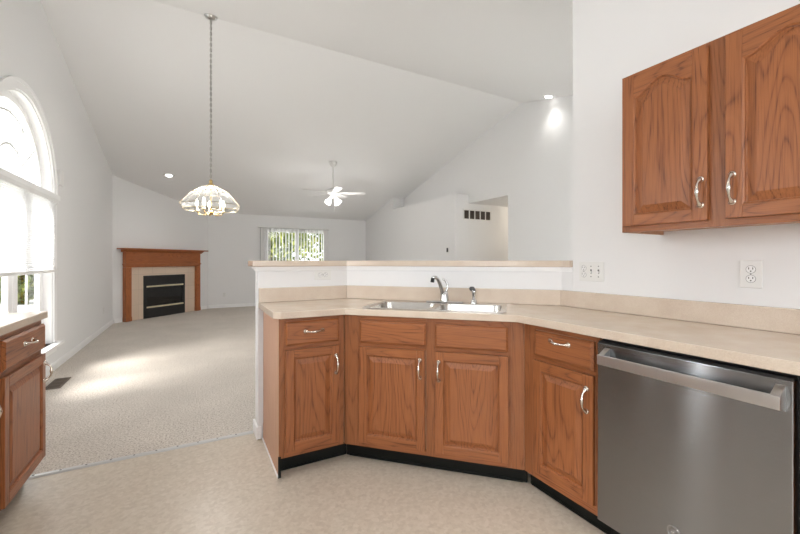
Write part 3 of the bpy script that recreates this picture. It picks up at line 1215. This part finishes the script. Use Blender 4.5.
# return air grille on the hallway wall
t = thing('air_return_grille', 'dark slotted return air grille high by the hallway', 'vent', (5.16, 6.119, 2.13))
m = MB()
W5, H5 = .74, .22
m.prism([(-W5 / 2, -H5 / 2), (W5 / 2, -H5 / 2), (W5 / 2, H5 / 2), (-W5 / 2, H5 / 2)], -.012, -.0005, plate_m, 'y',
        [[(-.35 + i * .142, -.085), (-.35 + i * .142 + .118, -.085), (-.35 + i * .142 + .118, .085), (-.35 + i * .142, .085)] for i in range(5)])
m.build('frame', t)
m = MB()
brown_metal = mat('brown_metal', (.10, .075, .055), .6)
for i in range(5):
    x = -.35 + i * .142
    m.box(x, x + .118, -.003, -.0008, -.085, .085, dark_slot)
    for k in range(8):
        z = -.075 + k * .0215
        m.prism([(-.010, z), (-.009, z + .001), (-.003, z + .012), (-.004, z + .012)], x, x + .118, brown_metal, 'x')
m.build('louvres', t)

# floor register
t = thing('floor_register', 'dark metal floor register in the carpet beside the left wall', 'vent', (-1.15, 4.83, .0))
m = MB()
m.prism([(-.062, -.185), (.062, -.185), (.062, .185), (-.062, .185)], .0008, .007, brown_metal, 'z',
        [[(-.045, -.165 + i * .112), (.045, -.165 + i * .112), (.045, -.165 + i * .112 + .10), (-.045, -.165 + i * .112 + .10)] for i in range(3)])
m.build('frame', t)
m = MB()
for i in range(3):
    for k in range(7):
        y = -.16 + i * .112 + k * .0145
        m.prism([(y, .001), (y + .004, .005), (y + .0055, .005), (y + .0015, .001)], -.0455, .0455, brown_metal, 'x')
m.box(-.046, .046, -.166, .166, .0004, .0008, dark_slot)
m.build('louvres', t)

# ------------------------------------------------------------------ fireplace (local x along the corner wall, -y into the room)
FS = -.775
fx, fy = FS * e, 10.27 + FS * e
t = thing('fireplace', 'oak mantel fireplace with beige tile across the far corner', 'fireplace', (fx, fy, 0), PI / 4)
for s in (-1, 1):
    m = MB()
    x0, x1 = (-.92, -.80) if s < 0 else (.80, .92)
    m.box(x0, x1, -.085, -.001, .001, 1.06, mantel_v, .004)
    m.box(x0 - .004, x1 + .004, -.091, -.001, .001, .09, mantel_v, .003)
    m.build('leg', t)
m = MB()
m.box(-.92, .92, -.085, -.001, 1.061, 1.36, mantel_h, .004)
m.box(-.93, .93, -.10, -.001, 1.105, 1.135, mantel_h, .006)
m.build('frieze', t)
m = MB()
prof = [(-.001, 1.361), (-.09, 1.361), (-.10, 1.375), (-.125, 1.388), (-.155, 1.405), (-.16, 1.413), (-.001, 1.413)]
for k in range(1):
    m.prism(prof, -.955, .955, mantel_h, 'x')
m.build('crown', t)
MB().box(-1.04, 1.04, -.21, -.001, 1.4135, 1.438, mantel_h, .005).build('mantel_shelf', t)
m = MB().prism([(-.799, .001), (-.51, .001), (-.51, .885), (.51, .885), (.51, .001), (.799, .001), (.799, 1.06), (-.799, 1.06)], -.03, -.001, tile_m, 'y')
m.build('tile_surround', t)
m = MB()
m.prism([(-.508, .002), (.508, .002), (.508, .883), (-.508, .883)], -.045, -.005, black_metal, 'y', [[(-.44, .245), (.44, .245), (.44, .645), (-.44, .645)]])
fb = m.build('firebox', t)
m = MB()
m.box(-.44, .44, -.012, -.006, .245, .645, firebrick)
m.build('firebox_back', fb)
MB().box(-.44, .44, -.036, -.033, .245, .645, smoked_glass).build('glass_door', fb)
for z in (.225, .655):
    MB().box(-.455, .455, -.058, -.0455, z - .014, z + .018, pale_brass, .004).build('brass_trim', fb)
m = MB()
for k in range(9):
    m.box(-.48, .48, -.0475, -.0455, .72 + k * .016, .725 + k * .016, dark_slot)
m.build('louvre', fb)
for (a, b, z, r) in ((-.30, .22, .285, .010), (-.18, .33, .31, .010), (-.25, .1, .335, .009)):
    MB().tube([(a, -.022, z), ((a + b) / 2, -.021, z + .012), (b, -.022, z + .004)], [r, r * 1.15, r * .9], log_m, 8).build('gas_log', fb)

# ------------------------------------------------------------------ chandelier
t = thing('chandelier', 'brass and cut glass chandelier hanging from the ceiling ridge', 'chandelier', (.175, 4.645, 0))
zc = ceil_z(4.645)
m = MB().lathe([(0, zc - .035), (.03, zc - .033), (.06, zc - .018), (.068, zc - .004), (.0, zc - .003)], chrome, 24)
m.build('canopy', t)
m = MB()
z = zc - .045
k = 0
while z > 2.09:
    ring = []
    for j in range(13):
        a = 2 * PI * j / 12
        u, v = .0085 * math.cos(a), .019 * math.sin(a)
        ring.append((u, 0, z + v) if k % 2 else (0, u, z + v))
    m.tube(ring, .0034, chain_m, 6, False)
    z -= .030
    k += 1
m.tube([(.004, .004, zc - .03), (-.004, .003, 3.2), (.003, -.004, 2.6), (0, 0, 2.06)], .0022, chain_m, 6)
m.build('chain', t)
m = MB().lathe([(0, 2.085), (.012, 2.08), (.02, 2.06), (.012, 2.045), (.030, 2.03), (.038, 2.01), (.05, 2.004), (0, 2.002)], brass, 20)
m.tube([(0, 0, 2.0), (0, 0, 1.72)], .008, brass, 8)
m.lathe([(0, 1.69), (.018, 1.70), (.030, 1.72), (.018, 1.74), (0, 1.745)], brass, 16)
m.build('stem', t)
NP = 8
def ringpt(r, z, j):
    a = 2 * PI * (j + .35) / NP
    return Vector((r * math.cos(a), r * math.sin(a), z))
lv = [(.07, 2.008), (.19, 1.935), (.31, 1.80), (.285, 1.752)]
m = MB()
for r, z in lv:
    for j in range(NP):
        m.tube([ringpt(r, z, j), ringpt(r, z, j + 1)], .0036, lead if z > 1.76 else pale_brass, 6)
for j in range(NP):
    m.tube([ringpt(r, z, j) for r, z in lv], .0036, lead, 6)
m.build('frame', t)
for (r0, z0), (r1, z1) in zip(lv, lv[1:]):
    for j in range(NP):
        a, b, c, d_ = ringpt(r0, z0, j), ringpt(r0, z0, j + 1), ringpt(r1, z1, j + 1), ringpt(r1, z1, j)
        cc = (a + b + c + d_) / 4
        nn = (b - a).cross(d_ - a).normalized() * .003
        def mk(f, off):
            return [cc + (p - cc) * f + nn * off for p in (a, b, c, d_)]
        mb = MB()
        mb.loft([mk(.97, -.5), mk(.97, .5), mk(.80, 1.2)], bevel_glass)
        mb.build('glass_pane', t)
for j in range(5):
    a = 2 * PI * j / 5 + .4
    c, s = math.cos(a), math.sin(a)
    mb = MB()
    mb.tube([(0.01 * c, .01 * s, 1.73), (.06 * c, .06 * s, 1.69), (.115 * c, .115 * s, 1.70), (.14 * c, .14 * s, 1.735)], .005, brass, 8)
    mb.lathe([(.0, 1.735), (.024, 1.737), (.027, 1.745), (.011, 1.748), (.010, 1.79), (0, 1.79)], pale_brass, 14, (.14 * c, .14 * s, 0))
    arm = mb.build('arm', t)
    MB().lathe([(.0, 1.79), (.009, 1.792), (.016, 1.815), (.013, 1.84), (.004, 1.865), (0, 1.868)], bulb_glow, 12, (.14 * c, .14 * s, 0)).build('bulb', arm)
L = light('chandelier_light', 'POINT', (0, 0, 1.88), 28, size=.12, color=(1, .97, .93))
L.parent = t

# ------------------------------------------------------------------ ceiling fan
t = thing('ceiling_fan', 'white five blade ceiling fan with lit tulip lamps', 'ceiling fan', (2.5, 7.42, 0))
zc = ceil_z(7.42)
m = MB().lathe([(0, zc - .10), (.03, zc - .098), (.062, zc - .06), (.075, zc - .02), (.085, zc - .001), (0, zc + .03)], plate_m, 24)
m.build('canopy', t)
MB().tube([(0, 0, zc - .09), (0, 0, 2.66)], .012, plate_m, 10).build('downrod', t)
m = MB().lathe([(0, 2.67), (.035, 2.665), (.05, 2.645), (.115, 2.625), (.13, 2.60), (.13, 2.565), (.10, 2.545), (.07, 2.535), (.07, 2.49), (.05, 2.475), (0, 2.47)], white_plastic, 28)
m.build('motor', t)
for j in range(5):
    a = 2 * PI * j / 5 - .45
    M = Matrix.Rotation(a, 4, 'Z') @ Matrix.Translation((0, 0, 2.565)) @ Matrix.Rotation(math.radians(-12), 4, 'X')
    mb = MB()
    tt = MB()
    tt.prism([(.20, -.055), (.50, -.068), (.63, -.062), (.66, -.035), (.66, .035), (.63, .062), (.50, .068), (.20, .055)], -.003, .003, white_plastic, bev=.001)
    mb.absorb(tt.bm, white_plastic, False, M)
    bl = mb.build('blade', t)
    mb = MB()
    tt = MB()
    tt.prism([(.11, -.015), (.17, -.02), (.23, -.045), (.27, -.03), (.28, 0), (.27, .03), (.23, .045), (.17, .02), (.11, .015)], .003, .007, plate_m)
    mb.absorb(tt.bm, plate_m, False, M)
    mb.build('blade_iron', bl)
for j in range(4):
    a = 2 * PI * j / 4 + .55
    M = Matrix.Rotation(a, 4, 'Z') @ Matrix.Translation((.065, 0, 2.475)) @ Matrix.Rotation(math.radians(-38), 4, 'Y')
    MB().lathe([(0, .0), (.022, -.002), (.030, -.03), (.040, -.07), (.055, -.115), (.068, -.14), (.062, -.138), (.048, -.11), (.034, -.07), (.0, -.02)], tulip_glow, 20, (0, 0, 0), M).build('lamp_shade', t)
MB().tube([(.02, -.02, 2.47), (.02, -.02, 2.17)], .0018, plate_m, 5).build('pull_chain', t)
L = light('fan_light', 'POINT', (0, 0, 2.24), 24, size=.25, color=(1, .97, .93))
L.parent = t

# ------------------------------------------------------------------ recessed lights
def recessed(label, x, y, energy, target):
    z = ceil_z(y)
    sl = -.25 if y > RIDGE_Y else .25
    t = thing('recessed_light', label, 'ceiling light', (x, y, z), 0, None)
    t.rotation_euler = (math.atan(sl), 0, 0)
    MB().lathe([(.062, -.010), (.070, -.008), (.098, -.006), (.102, -.0005), (.060, -.0005)], white_plastic, 28, closed=True).build('trim_ring', t)
    MB().lathe([(0, -.030), (.03, -.027), (.05, -.016), (.058, -.001), (0, -.0008)], lamp_glow, 24).build('lamp', t)
    L = light('recessed_spot', 'SPOT', (x, y, z - .12), energy, size=.09, color=(1, .98, .95), spot_size=math.radians(120), spot_blend=1.0)
    L.rotation_euler = (0, 0, 0)
    return t


recessed('lit recessed ceiling light near the gable wall and kitchen corner', 4.80, 4.03, 9, None)
recessed('lit recessed ceiling light above the fireplace', -.41, 8.72, 14, None)

recessed('added unseen recessed light over the sink side of the kitchen', -.30, 1.80, 18, None)  # unseen fixture and spot added for kitchen light and dishwasher streaks
recessed('added unseen recessed light over the dishwasher side of the kitchen', .30, 1.15, 18, None)  # second unseen fixture added for the same light

# hallway dome light
t = thing('hallway_light', 'round dome light on the hallway ceiling', 'ceiling light', (6.3, 5.6, 2.36))
MB().lathe([(0, -.10), (.08, -.085), (.13, -.05), (.145, -.012), (.15, -.001), (0, -.0008)], tulip_glow, 24).build('dome', t)
light('hallway_lamp', 'POINT', (6.6, 5.5, 2.1), 9, size=.1, color=(1, .86, .68))

# unseen ceiling fixture added behind the camera to brighten the kitchen
t = thing('added_kitchen_light', 'added unseen ceiling light over the kitchen floor', 'ceiling light', (.2, -1.6, FLAT_Z))
MB().box(-.65, .65, -.17, .17, -.07, -.001, white_plastic, .01).build('housing', t)
MB().box(-.62, .62, -.15, .15, -.085, -.0705, tulip_glow, .006).build('diffuser', t)
light('kitchen_fill_lamp', 'POINT', (.2, -1.3, FLAT_Z - .30), 12, size=.2)  # added fill lamp hanging free near the unseen fixture

# ------------------------------------------------------------------ outside
m = MB().box(-60, 60, -50, 90, -.5, -.25, ground_m)
struct(m, 'ground', 'pale sunlit yard outside the windows', 'ground')


def tree(label, x, y, h, r, n, seed, low=.12):
    rnd = random.Random(seed)
    t = thing('tree', label, 'tree', (x, y, -.25), 0, None)
    mb = MB()
    mb.tube([(0, 0, 0), (.05, .02, h * .3), (-.04, .05, h * .6), (.02, 0, h * .9)], [.13, .10, .07, .02], bark_m, 8)
    for k in range(9):
        a, z = rnd.uniform(0, 2 * PI), h * rnd.uniform(.2, .7)
        l = r * rnd.uniform(.5, .85)
        mb.tube([(0, 0, z), (l * .5 * math.cos(a), l * .5 * math.sin(a), z + .2 * l), (l * math.cos(a), l * math.sin(a), z + .5 * l)], [.04, .028, .012], bark_m, 6)
    mb.build('trunk', t)
    mb = MB()
    i = mb.mi(leaf_m)
    for k in range(n):
        while True:
            p = Vector((rnd.uniform(-1, 1), rnd.uniform(-1, 1), rnd.uniform(-1, 1)))
            if .25 < p.length < 1:
                break
        c = Vector((p.x * r, p.y * r, h * (low + 1) / 2 + p.z * h * (1 - low) / 2))
        u = Vector((rnd.uniform(-1, 1), rnd.uniform(-1, 1), rnd.uniform(-1, 1))).normalized()
        v = u.cross(Vector((rnd.uniform(-1, 1), rnd.uniform(-1, 1), rnd.uniform(-1, 1)))).normalized()
        s = rnd.uniform(.10, .22)
        f = mb.bm.faces.new([mb.bm.verts.new(c + q) for q in (u * s, v * s * .5, -u * s, -v * s * .5)])
        f.material_index = i
    mb.build('foliage', t)


tree('leafy green tree outside the left pane of the far window', 2.6, 16.0, 6.0, 1.8, 2600, 1)
tree('yellow green tree outside the right pane of the far window', 6.6, 20.0, 6.8, 2.1, 2800, 2)
tree('bushy tree further back between the far window panes', 5.4, 26.0, 9.0, 3.0, 3000, 3)
tree('low bush outside the lower left window', -5.2, 17.2, 2.2, 1.0, 1500, 4, .0)
for o in list(scene.objects):
    if o.parent is None and o.get('category'):
        k = o.name.split('.')[0]
        g = {'base_cabinet': 'oak base cabinets', 'wall_outlet': 'white wall outlets', 'recessed_light': 'recessed ceiling lights', 'tree': 'trees outside the windows'}.get(k)
        if g:
            o['group'] = g
